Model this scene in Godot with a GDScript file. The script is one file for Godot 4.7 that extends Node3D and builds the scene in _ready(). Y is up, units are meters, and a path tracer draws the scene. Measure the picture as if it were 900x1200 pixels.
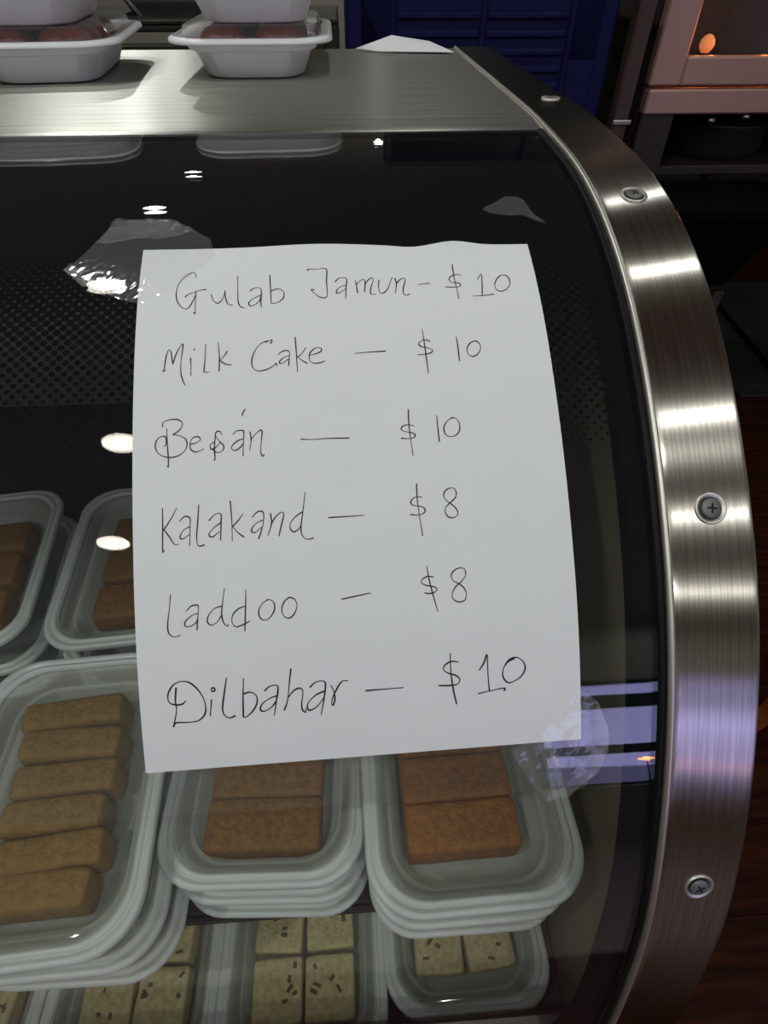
extends Node3D

# handwriting on the price list, in tenths of a millimetre from the sheet's upper left corner
const INK := {
	"gulab jamun": [[299,222,296,192,272,188,238,217,211,264,200,326,208,382,231,420,256,435,276,416,293,374,300,346],[252,356,252,348,288,326,328,311,359,307],[304,320,303,388,304,463,297,458],[386,343,395,377,410,398,428,399,446,372,456,338,458,320],[458,320,461,362,471,400,485,415,500,416],[525,217,526,308,529,394,542,428,563,434],[592,324,613,306,643,304,652,329,649,398,652,435],[649,355,628,366,601,383,585,406,593,425,617,417,641,394,649,367],[698,217,701,312,704,408],[704,330,725,317,753,317,772,342,769,377,747,400,717,413,701,406],[906,192,906,181,953,182,1006,182,1004,266,1005,338,1002,373,984,383,957,372,933,347,920,325,936,326],[1051,275,1072,249,1105,246,1114,265,1107,323,1102,390],[1109,298,1080,308,1057,332,1056,354,1076,347,1102,326],[1161,266,1165,307,1168,353],[1165,296,1189,267,1211,264,1212,299,1206,350],[1212,297,1231,265,1251,250,1259,265,1245,309,1237,353,1244,366,1264,363],[1290,266,1284,313,1289,353,1308,357,1333,329,1350,284,1364,249],[1377,253,1383,294,1372,358],[1383,294,1408,262,1431,255,1432,277,1419,322,1416,360,1426,376,1449,368],[1501,301,1565,295],[1745,244,1715,239,1685,254,1674,276,1691,295,1722,299,1734,314,1724,325,1687,328,1649,323],[1704,166,1704,247,1708,330,1713,406],[1832,276,1858,236,1852,316,1843,385],[1795,391,1848,389,1908,380],[1967,246,1941,272,1923,312,1927,348,1953,360,1984,346,2005,314,2009,273,1993,247,1967,246]],
	"milk cake": [[142,802,160,797],[150,807,156,757,162,713,174,681,185,696,191,736,195,765],[195,765,209,715,226,674,241,651,246,657,242,701,236,759,237,817,248,860,258,883],[285,732,288,783,287,830],[301,688,305,681],[362,657,359,734,355,792,355,814,378,815],[426,647,432,737,430,812],[473,700,453,731,432,754],[434,751,461,773,492,779],[670,655,703,640,696,662],[681,646,647,660,617,698,598,749,600,793,621,816,652,817,685,806,712,787,720,778,725,790],[734,729,753,711,780,706,792,719,789,756,785,792],[789,736,766,744,742,764,741,779,762,774,784,757],[824,629,827,720,829,831],[877,694,853,728,831,747],[834,744,857,768,880,783],[897,737,929,729,956,715,954,697,930,696,903,716,892,746,899,775,927,785,956,780,972,772],[1129,735,1203,729,1291,726],[1528,675,1509,665,1482,671,1468,689,1480,704,1518,715,1537,727,1528,742,1495,750,1457,752],[1494,599,1498,680,1501,771,1504,860],[1671,652,1673,716,1673,795],[1765,679,1741,691,1721,721,1723,754,1743,770,1768,762,1790,732,1791,699,1774,680,1758,682]],
	"besan": [[168,1111,170,1182,175,1261,175,1307,170,1301],[147,1102,152,1078,182,1066,220,1066,243,1082,243,1103,225,1127,198,1144],[198,1144,230,1151,258,1167,268,1194,257,1228,230,1250,193,1260,153,1254,123,1232,112,1206,116,1175,133,1155,155,1150,165,1164,163,1195,153,1202],[285,1197,313,1191,333,1176,323,1160,298,1164,283,1190,285,1221,305,1237,330,1233,347,1224],[438,1154,431,1137,413,1139,408,1158,423,1182,445,1207,447,1228,432,1243,407,1242,395,1223],[408,1158,402,1218,404,1278,396,1280],[405,1192,385,1199,382,1220,395,1228,415,1213,433,1190],[494,1156,514,1138,544,1137,549,1153,545,1211,542,1268],[546,1179,518,1189,493,1209,487,1229,505,1238,530,1223,546,1200],[580,1146,584,1193,575,1241],[581,1189,605,1160,630,1140,640,1148,634,1201,630,1249,637,1272,647,1265],[559,1024,546,1044,543,1061],[832,1194,885,1198,949,1196,1074,1198],[1405,1147,1378,1140,1348,1147,1339,1163,1359,1175,1395,1184,1409,1198,1393,1211,1362,1213,1336,1209],[1383,1058,1380,1137,1384,1226,1389,1302],[1526,1096,1526,1164,1528,1236],[1606,1111,1579,1126,1558,1158,1562,1197,1587,1211,1616,1204,1637,1175,1636,1134,1614,1111,1596,1113]],
	"kalakand": [[144,1510,144,1599,141,1716,149,1710],[212,1511,184,1564,149,1614],[151,1615,175,1650,198,1686,218,1687],[225,1579,250,1555,275,1564,276,1606,271,1697],[273,1606,246,1619,229,1643,228,1660,245,1661,270,1643],[320,1501,313,1583,306,1657,310,1694,324,1702,342,1696],[367,1581,398,1552,425,1551,426,1589,421,1680],[423,1595,396,1612,370,1638,367,1655,385,1659,417,1636],[473,1491,478,1591,477,1686],[533,1556,507,1590,479,1616],[482,1616,505,1645,534,1669],[577,1576,603,1550,630,1551,633,1587,622,1636,605,1680],[631,1591,601,1602,578,1624,572,1643,589,1649,620,1626],[667,1561,670,1613,650,1667],[667,1616,691,1579,719,1558,731,1569,716,1628,704,1673],[840,1465,826,1558,813,1633,816,1671,837,1695,872,1691],[824,1561,795,1577,767,1606,760,1638,777,1656,802,1643,816,1618],[950,1595,1038,1594,1126,1592],[1417,1515,1387,1514,1365,1528,1362,1546,1381,1557,1416,1564,1430,1580,1419,1598,1388,1604,1355,1600],[1396,1447,1394,1522,1400,1612,1409,1707],[1592,1508,1586,1482,1563,1476,1537,1490,1527,1515,1540,1539,1567,1561,1588,1586,1591,1611,1567,1626,1542,1619,1529,1593,1536,1570,1563,1546,1585,1526,1592,1505]],
	"laddoo": [[173,1926,165,1992,154,2064,157,2107,180,2127,211,2122],[244,2009,269,1986,299,1983,303,2000,297,2055,292,2100],[299,2022,269,2032,239,2057,236,2077,257,2083,287,2068,298,2049],[431,1912,421,1970,413,2031,420,2073,436,2092,442,2082],[417,1995,383,2002,352,2032,343,2064,361,2082,389,2069,412,2039],[533,1923,529,2001,520,2119],[527,2001,494,2012,466,2039,461,2076,480,2097,514,2089,545,2074],[638,1976,610,1994,591,2027,597,2062,621,2074,648,2058,668,2022,664,1990,643,1976,630,1980],[741,1972,716,1990,702,2027,710,2059,734,2071,759,2055,776,2016,768,1984,746,1972,734,1974],[993,1995,1053,1986,1136,1973],[1451,1914,1421,1909,1395,1921,1389,1938,1411,1952,1448,1961,1465,1975,1452,1987,1428,1993,1401,1989],[1419,1857,1426,1917,1441,1994,1461,2083],[1611,1910,1605,1882,1578,1876,1549,1892,1537,1916,1550,1940,1577,1956,1601,1981,1607,2011,1595,2038,1564,2042,1540,2025,1539,1995,1559,1965,1588,1942,1610,1915]],
	"dilbahar": [[177,2374,170,2437,172,2488,153,2564,165,2547,221,2549,270,2545,301,2521,312,2486,304,2434,278,2387,244,2354,206,2344,169,2356,145,2385,135,2416,142,2445,173,2458,204,2455,218,2441],[342,2445,336,2488,331,2523],[354,2385,344,2391,347,2404,360,2400,358,2387,351,2384],[420,2341,405,2416,392,2492,401,2529,425,2541,450,2533],[501,2350,494,2435,489,2538],[498,2426,530,2420,558,2440,558,2479,535,2516,504,2542,489,2541],[599,2418,627,2397,660,2396,663,2422,651,2479,639,2544],[656,2447,621,2458,584,2483,573,2511,592,2520,625,2504,649,2478],[731,2318,718,2401,706,2477,688,2522],[709,2462,739,2428,769,2417,783,2436,774,2495,777,2529,791,2540,792,2522],[819,2416,848,2392,885,2390,894,2413,881,2490,865,2559],[887,2441,851,2454,815,2482,800,2512,811,2532,847,2516,880,2477],[921,2415,932,2442,937,2481,927,2514,920,2503,930,2468,958,2418,979,2396,1004,2396],[1089,2453,1177,2452,1273,2451],[1551,2341,1515,2336,1484,2352,1476,2375,1500,2395,1535,2408,1554,2430,1541,2453,1500,2457,1449,2454],[1512,2295,1511,2380,1519,2472,1534,2555],[1652,2390,1677,2355,1694,2315,1695,2406,1699,2499],[1643,2510,1707,2499,1774,2491,1773,2504],[1830,2343,1797,2359,1772,2393,1771,2435,1793,2463,1821,2460,1858,2439,1882,2399,1873,2361,1841,2338,1805,2346,1781,2376]],
}
const SHEET_W := 2159.0
const SHEET_H := 2794.0
# glass profile: slope below the horizontal (radians) against arc length from the worktop's front edge
const BEND_AT := [-0.6, -0.06, 0.0, 0.06, 0.12, 0.18, 0.24, 0.30, 0.36, 0.42, 0.48, 0.54, 0.60, 0.66, 0.75, 0.86, 1.4]
const BEND := [0.0, 0.0, 0.045, 0.0555, 0.1845, 0.3358, 0.5186, 0.6338, 0.7381, 0.8911, 1.0100, 1.1138, 1.2695, 1.3109, 1.46, 1.571, 1.571]
const STEP := 0.002
const S_FIRST := -0.6
const BAND_W := 0.0466
const LEFT := -1.15
const BACK := -0.445
const FLOOR_Y := -1.1
const ROOF_Y := 1.6

var prof_y := PackedFloat32Array()
var prof_z := PackedFloat32Array()
var prof_a := PackedFloat32Array()
var M := {}
var names := {}

# ---------------------------------------------------------------- helpers
func numbered(n: String) -> String:
	if not names.has(n):
		names[n] = 0
		return n
	names[n] += 1
	return "%s_%03d" % [n, names[n]]

func tag(o: Node, label: String, category: String, group := "") -> Node:
	o.set_meta("label", label)
	o.set_meta("category", category)
	if group != "":
		o.set_meta("group", group)
	return o

func thing(called: String, label: String, category: String, at := Vector3.ZERO, turn := 0.0, group := "") -> Node3D:
	var o := Node3D.new()
	o.name = numbered(called)
	add_child(o)
	o.position = at
	o.rotation.y = turn
	tag(o, label, category, group)
	return o

func obj(called: String, mesh: Mesh, mat: Material, parent: Node3D = self) -> MeshInstance3D:
	var o := MeshInstance3D.new()
	o.mesh = mesh
	o.material_override = mat
	if parent == self:
		o.name = numbered(called)
		add_child(o)
	else:
		var n := called
		var k := 0
		while parent.has_node(n):
			k += 1
			n = "%s_%03d" % [called, k]
		o.name = n
		parent.add_child(o, true)
	return o

func struct(called: String, mesh: Mesh, mat: Material) -> MeshInstance3D:
	var o := obj(called, mesh, mat)
	o.set_meta("kind", "structure")
	return o

func begin() -> SurfaceTool:
	var st := SurfaceTool.new()
	st.begin(Mesh.PRIMITIVE_TRIANGLES)
	return st

func finish(st: SurfaceTool) -> ArrayMesh:
	st.generate_normals()
	st.index()
	return st.commit()

func quad(st: SurfaceTool, a: Vector3, b: Vector3, c: Vector3, d: Vector3, ua := Vector2.ZERO, ub := Vector2.ZERO, uc := Vector2.ZERO, ud := Vector2.ZERO) -> void:
	st.set_uv(ua); st.add_vertex(a)
	st.set_uv(ub); st.add_vertex(b)
	st.set_uv(uc); st.add_vertex(c)
	st.set_uv(ua); st.add_vertex(a)
	st.set_uv(uc); st.add_vertex(c)
	st.set_uv(ud); st.add_vertex(d)

# chamfered box added to a SurfaceTool, flat shaded
func cbox(st: SurfaceTool, at: Vector3, size: Vector3, c := 0.002, basis := Basis.IDENTITY) -> void:
	st.set_smooth_group(-1)
	var h := size / 2.0
	c = minf(c, minf(h.x, minf(h.y, h.z)) * 0.9)
	var corner := func(sx: float, sy: float, sz: float, ax: int) -> Vector3:
		var p := Vector3(sx * (h.x - c), sy * (h.y - c), sz * (h.z - c))
		p[ax] = [sx * h.x, sy * h.y, sz * h.z][ax]
		return at + basis * p
	var put := func(p: Array) -> void:
		var n: Vector3 = (p[1] - p[0]).cross(p[2] - p[0])
		var mid: Vector3 = p[0] + p[1] + p[2]
		var out: Vector3 = mid / 3.0 - at
		if n.dot(out) > 0.0:
			p.reverse()
		for i in range(1, p.size() - 1):
			for q: Vector3 in [p[0], p[i], p[i + 1]]:
				var l := basis.inverse() * (q - at)
				st.set_uv(Vector2(l.x + l.y, l.z + l.y))
				st.add_vertex(q)
	for ax in 3:
		var u := (ax + 1) % 3
		var v := (ax + 2) % 3
		for s: float in [-1.0, 1.0]:
			var face := []
			for k: Array in [[-1.0, -1.0], [1.0, -1.0], [1.0, 1.0], [-1.0, 1.0]]:
				var g := [0.0, 0.0, 0.0]
				g[ax] = s; g[u] = k[0]; g[v] = k[1]
				face.append(corner.call(g[0], g[1], g[2], ax))
			put.call(face)
		# edges along axis ax
		for su: float in [-1.0, 1.0]:
			for sv: float in [-1.0, 1.0]:
				var g1 := [0.0, 0.0, 0.0]
				g1[ax] = -1.0; g1[u] = su; g1[v] = sv
				var g2 := g1.duplicate()
				g2[ax] = 1.0
				put.call([corner.call(g1[0], g1[1], g1[2], u), corner.call(g1[0], g1[1], g1[2], v), corner.call(g2[0], g2[1], g2[2], v), corner.call(g2[0], g2[1], g2[2], u)])
	for sx: float in [-1.0, 1.0]:
		for sy: float in [-1.0, 1.0]:
			for sz: float in [-1.0, 1.0]:
				put.call([corner.call(sx, sy, sz, 0), corner.call(sx, sy, sz, 1), corner.call(sx, sy, sz, 2)])

func box(size: Vector3, at := Vector3.ZERO, c := 0.002) -> ArrayMesh:
	var st := begin()
	cbox(st, at, size, c)
	return finish(st)

func span(x0: float, x1: float, y0: float, y1: float, z0: float, z1: float, c := 0.002) -> ArrayMesh:
	return box(Vector3(x1 - x0, y1 - y0, z1 - z0), Vector3(x0 + x1, y0 + y1, z0 + z1) / 2.0, c)

# rows of points joined by quads, smooth
func sheet(st: SurfaceTool, rows: Array, wrap := false, flip := false, group := 0) -> void:
	st.set_smooth_group(group)
	for j in rows.size() - 1:
		var a: PackedVector3Array = rows[j]
		var b: PackedVector3Array = rows[j + 1]
		var n := a.size()
		for i in (n if wrap else n - 1):
			var k := (i + 1) % n
			if flip:
				quad(st, a[i], b[i], b[k], a[k], Vector2(i, j), Vector2(i, j + 1), Vector2(i + 1, j + 1), Vector2(i + 1, j))
			else:
				quad(st, a[i], a[k], b[k], b[i], Vector2(i, j), Vector2(i + 1, j), Vector2(i + 1, j + 1), Vector2(i, j + 1))

func fan(st: SurfaceTool, ring: PackedVector3Array, flip := false, group := 9) -> void:
	st.set_smooth_group(group)
	var mid := Vector3.ZERO
	for p in ring:
		mid += p
	mid /= ring.size()
	for i in ring.size():
		var a := ring[i]
		var b := ring[(i + 1) % ring.size()]
		for p: Vector3 in ([mid, b, a] if flip else [mid, a, b]):
			st.set_uv(Vector2(p.x, p.z))
			st.add_vertex(p)

func circle(r: float, y: float, n := 32) -> PackedVector3Array:
	var p := PackedVector3Array()
	for i in n:
		var t := TAU * i / n
		p.append(Vector3(r * cos(t), y, r * sin(t)))
	return p

# turned shape about y from (radius, height) pairs
func lathe(prof: Array, n := 32, cap0 := true, cap1 := true) -> ArrayMesh:
	var st := begin()
	var rows := []
	for p: Vector2 in prof:
		rows.append(circle(p.x, p.y, n))
	sheet(st, rows, true, true)
	if cap0:
		fan(st, rows[0], false, 7)
	if cap1:
		fan(st, rows[-1], true, 8)
	return finish(st)

# ring of a rounded rectangle
func rrect(a: float, b: float, r: float, y: float, per := 8) -> PackedVector3Array:
	var p := PackedVector3Array()
	r = minf(r, minf(a, b))
	for q in 4:
		var cx := (a - r) * (1.0 if q == 0 or q == 3 else -1.0)
		var cz := (b - r) * (1.0 if q < 2 else -1.0)
		for i in per + 1:
			var t := PI / 2.0 * (q + float(i) / per)
			p.append(Vector3(cx + r * cos(t), y, cz + r * sin(t)))
	return p

# loft of rounded rectangles: rows of [half width, half length, corner radius, height]
func loft(defs: Array, cap0 := false, cap1 := false, sharp := []) -> ArrayMesh:
	var st := begin()
	var group := 0
	for i in defs.size() - 1:
		var d: Array = defs[i]
		var e: Array = defs[i + 1]
		if i in sharp:
			group += 1
		sheet(st, [rrect(d[0], d[1], d[2], d[3]), rrect(e[0], e[1], e[2], e[3])], true, true, group)
	if cap0:
		var d: Array = defs[0]
		fan(st, rrect(d[0], d[1], d[2], d[3]), false, 30)
	if cap1:
		var d: Array = defs[-1]
		fan(st, rrect(d[0], d[1], d[2], d[3]), true, group if not (defs.size() - 1 in sharp) else 31)
	return finish(st)

# a block with rounded edges and an uneven, crumbly skin
func lump(size: Vector3, r: float, amp: float, seed_no: int, n := 10) -> ArrayMesh:
	var noise := FastNoiseLite.new()
	noise.seed = seed_no
	noise.frequency = 90.0
	var h := size / 2.0
	var st := begin()
	st.set_smooth_group(0)
	for ax in 3:
		var u := (ax + 1) % 3
		var v := (ax + 2) % 3
		for s: float in [-1.0, 1.0]:
			var rows := []
			for j in n + 1:
				var row := PackedVector3Array()
				for i in n + 1:
					var p := Vector3.ZERO
					p[ax] = s * h[ax]
					# crowd the points towards the edges
					p[u] = h[u] * sin(PI / 2.0 * (2.0 * i / n - 1.0))
					p[v] = h[v] * sin(PI / 2.0 * (2.0 * j / n - 1.0))
					var inner := Vector3(clampf(p.x, r - h.x, h.x - r), clampf(p.y, r - h.y, h.y - r), clampf(p.z, r - h.z, h.z - r))
					var d := (p - inner)
					if d.length() > 1e-6:
						p = inner + d.normalized() * r
					p += p.normalized() * amp * noise.get_noise_3dv(p + Vector3(seed_no, 0, 0))
					row.append(p)
				rows.append(row)
			sheet(st, rows, false, s < 0.0)
	return finish(st)

# ---------------------------------------------------------------- the case's profile
func make_profile() -> void:
	var y := 0.0
	var z := 0.0
	var s := S_FIRST
	var zero := Vector2.ZERO
	while s < 1.3:
		var a := bend(s)
		prof_y.append(y); prof_z.append(z); prof_a.append(a)
		if absf(s) < STEP * 0.5:
			zero = Vector2(y, z)
		var m := bend(s + STEP / 2.0)
		y -= sin(m) * STEP
		z += cos(m) * STEP
		s += STEP
	for i in prof_y.size():
		prof_y[i] -= zero.x
		prof_z[i] -= zero.y

func bend(s: float) -> float:
	for i in BEND_AT.size() - 1:
		if s <= BEND_AT[i + 1]:
			return lerpf(BEND[i], BEND[i + 1], clampf((s - BEND_AT[i]) / (BEND_AT[i + 1] - BEND_AT[i]), 0.0, 1.0))
	return BEND[-1]

# point of the case's skin at x, arc length s, n metres out of the band's surface
func skin(x: float, s: float, n := 0.0) -> Vector3:
	var f := (s - S_FIRST) / STEP
	var i := clampi(int(f), 0, prof_y.size() - 2)
	var t := f - i
	var a := lerpf(prof_a[i], prof_a[i + 1], t)
	return Vector3(x, lerpf(prof_y[i], prof_y[i + 1], t) + n * cos(a), lerpf(prof_z[i], prof_z[i + 1], t) + n * sin(a))

func skin_normal(s: float) -> Vector3:
	var a := bend(s)
	return Vector3(0, cos(a), sin(a))

# closed cross-section (Vector2: x, n) swept along the profile; corners sharper than 35 degrees stay sharp
func sweep(cross: PackedVector2Array, s0: float, s1: float, ds := 0.008, caps := true) -> ArrayMesh:
	var st := begin()
	var n := cross.size()
	var steps := int(ceil((s1 - s0) / ds))
	# make the section run so that faces look outwards
	var area := 0.0
	for i in n:
		area += cross[i].cross(cross[(i + 1) % n])
	if area < 0.0:
		cross.reverse()
	var group := PackedInt32Array()
	var g := 1
	for i in n:
		var e0 := (cross[i] - cross[(i - 1 + n) % n]).angle()
		var e1 := (cross[(i + 1) % n] - cross[i]).angle()
		if absf(wrapf(e1 - e0, -PI, PI)) > 0.6:
			g += 1
		group.append(g)
	if group[0] == 1:
		for i in n:
			if group[i] == g:
				group[i] = 1
	for i in n:
		st.set_smooth_group(group[i])
		var a := cross[i]
		var b := cross[(i + 1) % n]
		for k in steps:
			var sa := lerpf(s0, s1, float(k) / steps)
			var sb := lerpf(s0, s1, float(k + 1) / steps)
			quad(st, skin(a.x, sa, a.y), skin(b.x, sa, b.y), skin(b.x, sb, b.y), skin(a.x, sb, a.y),
				Vector2(a.x + a.y, sa), Vector2(b.x + b.y, sa), Vector2(b.x + b.y, sb), Vector2(a.x + a.y, sb))
	if caps:
		var tri := Geometry2D.triangulate_polygon(cross)
		st.set_smooth_group(-1)
		for k in range(0, tri.size(), 3):
			for e: int in [0, 1, 2]:
				var q := cross[tri[k + e]]
				st.set_uv(q); st.add_vertex(skin(q.x, s0, q.y))
			for e: int in [0, 2, 1]:
				var q := cross[tri[k + e]]
				st.set_uv(q); st.add_vertex(skin(q.x, s1, q.y))
	return finish(st)

func strip(x0: float, x1: float, n0: float, n1: float) -> PackedVector2Array:
	return PackedVector2Array([Vector2(x0, n0), Vector2(x1, n0), Vector2(x1, n1), Vector2(x0, n1)])

# ---------------------------------------------------------------- materials
func noise_tex(freq: float, seed_no: int, lo: Color, hi: Color, size := 256, as_normal := false, bump := 4.0, kind := FastNoiseLite.TYPE_SIMPLEX_SMOOTH, octaves := 4) -> NoiseTexture2D:
	var f := FastNoiseLite.new()
	f.noise_type = kind
	f.seed = seed_no
	f.frequency = freq
	f.fractal_octaves = octaves
	var t := NoiseTexture2D.new()
	t.width = size
	t.height = size
	t.seamless = true
	t.noise = f
	if as_normal:
		t.as_normal_map = true
		t.bump_strength = bump
	else:
		var g := Gradient.new()
		g.set_color(0, lo)
		g.set_color(1, hi)
		t.color_ramp = g
	return t

func mat(called: String, c: Color, rough := 0.6, metal := 0.0) -> StandardMaterial3D:
	var m := StandardMaterial3D.new()
	m.resource_name = called
	m.albedo_color = c
	m.roughness = rough
	m.metallic = metal
	M[called] = m
	return m

func clear(called: String, c: Color, alpha: float, rough: float) -> StandardMaterial3D:
	var m := mat(called, Color(c.r, c.g, c.b, alpha), rough)
	m.transparency = BaseMaterial3D.TRANSPARENCY_ALPHA
	m.cull_mode = BaseMaterial3D.CULL_DISABLED
	return m

func brushed(called: String, c: Color, rough: float, stretch: Vector3, aniso := 0.9) -> StandardMaterial3D:
	var m := mat(called, c, rough, 1.0)
	m.anisotropy_enabled = true
	m.anisotropy = aniso
	m.albedo_texture = noise_tex(0.02, 11, Color(0.8, 0.8, 0.8), Color(1, 1, 1), 256)
	m.uv1_scale = stretch
	return m

func materials() -> void:
	brushed("band_steel", Color(0.76, 0.73, 0.69), 0.25, Vector3(90, 2.0, 1), 1.0)
	mat("edge_steel", Color(0.80, 0.78, 0.74), 0.42, 1.0)
	brushed("top_steel", Color(0.74, 0.73, 0.70), 0.40, Vector3(30.0, 1.0, 1), 0.95)
	mat("plain_steel", Color(0.62, 0.61, 0.58), 0.38, 1.0)
	mat("screw_steel", Color(0.45, 0.45, 0.44), 0.5, 0.6)
	mat("recess", Color(0.03, 0.03, 0.03), 0.6)
	clear("glass", Color(0.7, 0.85, 1.0), 0.003, 0.0)
	mat("frit", Color(0.008, 0.008, 0.009), 0.9).metallic_specular = 0.0
	mat("rubber", Color(0.035, 0.035, 0.037), 0.5).metallic_specular = 0.3
	mat("black_frame", Color(0.02, 0.02, 0.02), 0.8).metallic_specular = 0.1
	mat("inner_dark", Color(0.10, 0.10, 0.095), 0.7)
	mat("inner_back", Color(0.62, 0.60, 0.56), 0.6)
	mat("inner_steel", Color(0.54, 0.52, 0.41), 0.42, 0.35)
	mat("deck", Color(0.22, 0.22, 0.2), 0.5, 0.3)
	var p := mat("paper", Color(0.88, 0.885, 0.885), 0.9)
	p.normal_enabled = true
	p.normal_texture = noise_tex(0.012, 5, Color.BLACK, Color.WHITE, 256, true, 5.0)
	p.normal_scale = 0.25
	p.uv1_triplanar = true
	p.uv1_scale = Vector3(6, 6, 6)
	p.backlight_enabled = true
	p.backlight = Color(0.12, 0.12, 0.12)
	mat("ink", Color(0.07, 0.07, 0.08), 0.6)
	mat("pink_ink", Color(0.75, 0.45, 0.45), 0.7)
	clear("tape", Color(1, 1, 1), 0.05, 0.06)
	var tf := clear("tape_fold", Color(0.8, 0.8, 0.78), 0.10, 0.3)
	tf.metallic_specular = 0.7
	mat("tub_white", Color(0.94, 0.935, 0.94), 0.35)
	clear("tub_grey", Color(0.80, 0.83, 0.78), 0.42, 0.35)
	clear("lid_clear", Color(1, 1, 1), 0.025, 0.06)
	var lr := clear("lid_rim", Color(0.86, 0.89, 0.86), 0.80, 0.3)
	lr.metallic_specular = 0.5
	for f: Array in [["besan", Color(0.46, 0.345, 0.14), Color(0.62, 0.485, 0.23)], ["dark_besan", Color(0.42, 0.28, 0.11), Color(0.59, 0.42, 0.18)], ["orange_cake", Color(0.50, 0.30, 0.10), Color(0.67, 0.45, 0.18)], ["milk_sweet", Color(0.66, 0.61, 0.40), Color(0.82, 0.78, 0.58)], ["gulab", Color(0.30, 0.045, 0.03), Color(0.46, 0.10, 0.06)]]:
		var m := mat(f[0], Color.WHITE, 0.75)
		m.albedo_texture = noise_tex(0.03, f[0].length(), f[1], f[2], 256)
		m.uv1_triplanar = true
		m.uv1_scale = Vector3(14, 14, 14)
		m.normal_enabled = true
		m.normal_texture = M_normal()
		m.normal_scale = 0.6
	M.gulab.roughness = 0.3
	mat("pistachio", Color(0.32, 0.28, 0.13), 0.8)
	mat("crate_blue", Color(0.065, 0.075, 0.26), 0.6).metallic_specular = 0.3
	mat("warm_steel", Color(0.74, 0.59, 0.54), 0.45, 0.45)
	mat("brown_metal", Color(0.30, 0.235, 0.215), 0.5, 0.4)
	mat("oven_dark", Color(0.17, 0.135, 0.12), 0.6)
	mat("black_metal", Color(0.02, 0.02, 0.02), 0.5)
	mat("black_plastic", Color(0.015, 0.015, 0.016), 0.55).metallic_specular = 0.2
	mat("wainscot", Color(0.46, 0.38, 0.33), 0.7)
	mat("floor_tile", Color(0.44, 0.37, 0.32), 0.6)
	mat("dark_grey", Color(0.10, 0.105, 0.10), 0.6)
	mat("rack_metal", Color(0.20, 0.20, 0.17), 0.5, 0.6)
	mat("foil", Color(0.85, 0.85, 0.85), 0.22, 1.0)
	var w := mat("wood", Color.WHITE, 0.55)
	w.metallic_specular = 0.2
	w.albedo_texture = noise_tex(0.02, 21, Color(0.11, 0.042, 0.022), Color(0.26, 0.115, 0.06), 256)
	w.uv1_triplanar = true
	w.uv1_scale = Vector3(0.7, 3, 9)
	var w2 := mat("wood_light", Color.WHITE, 0.5)
	w2.albedo_texture = noise_tex(0.02, 22, Color(0.50, 0.24, 0.10), Color(0.72, 0.40, 0.18), 256)
	w2.uv1_triplanar = true
	w2.uv1_scale = Vector3(1, 6, 6)
	mat("mat_rubber", Color(0.065, 0.06, 0.055), 0.8)
	mat("wall_paint", Color(0.78, 0.76, 0.72), 0.9)
	mat("ceiling_paint", Color(0.78, 0.745, 0.71), 0.9)
	mat("frame_dark", Color(0.06, 0.06, 0.07), 0.5)
	mat("pavement", Color(0.48, 0.48, 0.50), 0.9)
	mat("lamp_trim", Color(0.8, 0.8, 0.8), 0.5)
	var e := mat("lamp_glow", Color(1, 1, 1), 0.6)
	e.emission_enabled = true
	e.emission = Color(1.0, 0.97, 0.92)
	e.emission_energy_multiplier = 16.0
	var e2 := mat("warm_glow", Color(1, 0.7, 0.4), 0.6)
	e2.emission_enabled = true
	e2.emission = Color(1.0, 0.60, 0.38)
	e2.emission_energy_multiplier = 0.45
	var e3 := mat("street_glow", Color(1, 0.7, 0.4), 0.6)
	e3.emission_enabled = true
	e3.emission = Color(1.0, 0.68, 0.42)
	e3.emission_energy_multiplier = 22.0

var shared_normal: NoiseTexture2D
func M_normal() -> NoiseTexture2D:
	if shared_normal == null:
		shared_normal = noise_tex(0.06, 31, Color.BLACK, Color.WHITE, 256, true, 6.0)
	return shared_normal

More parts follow.
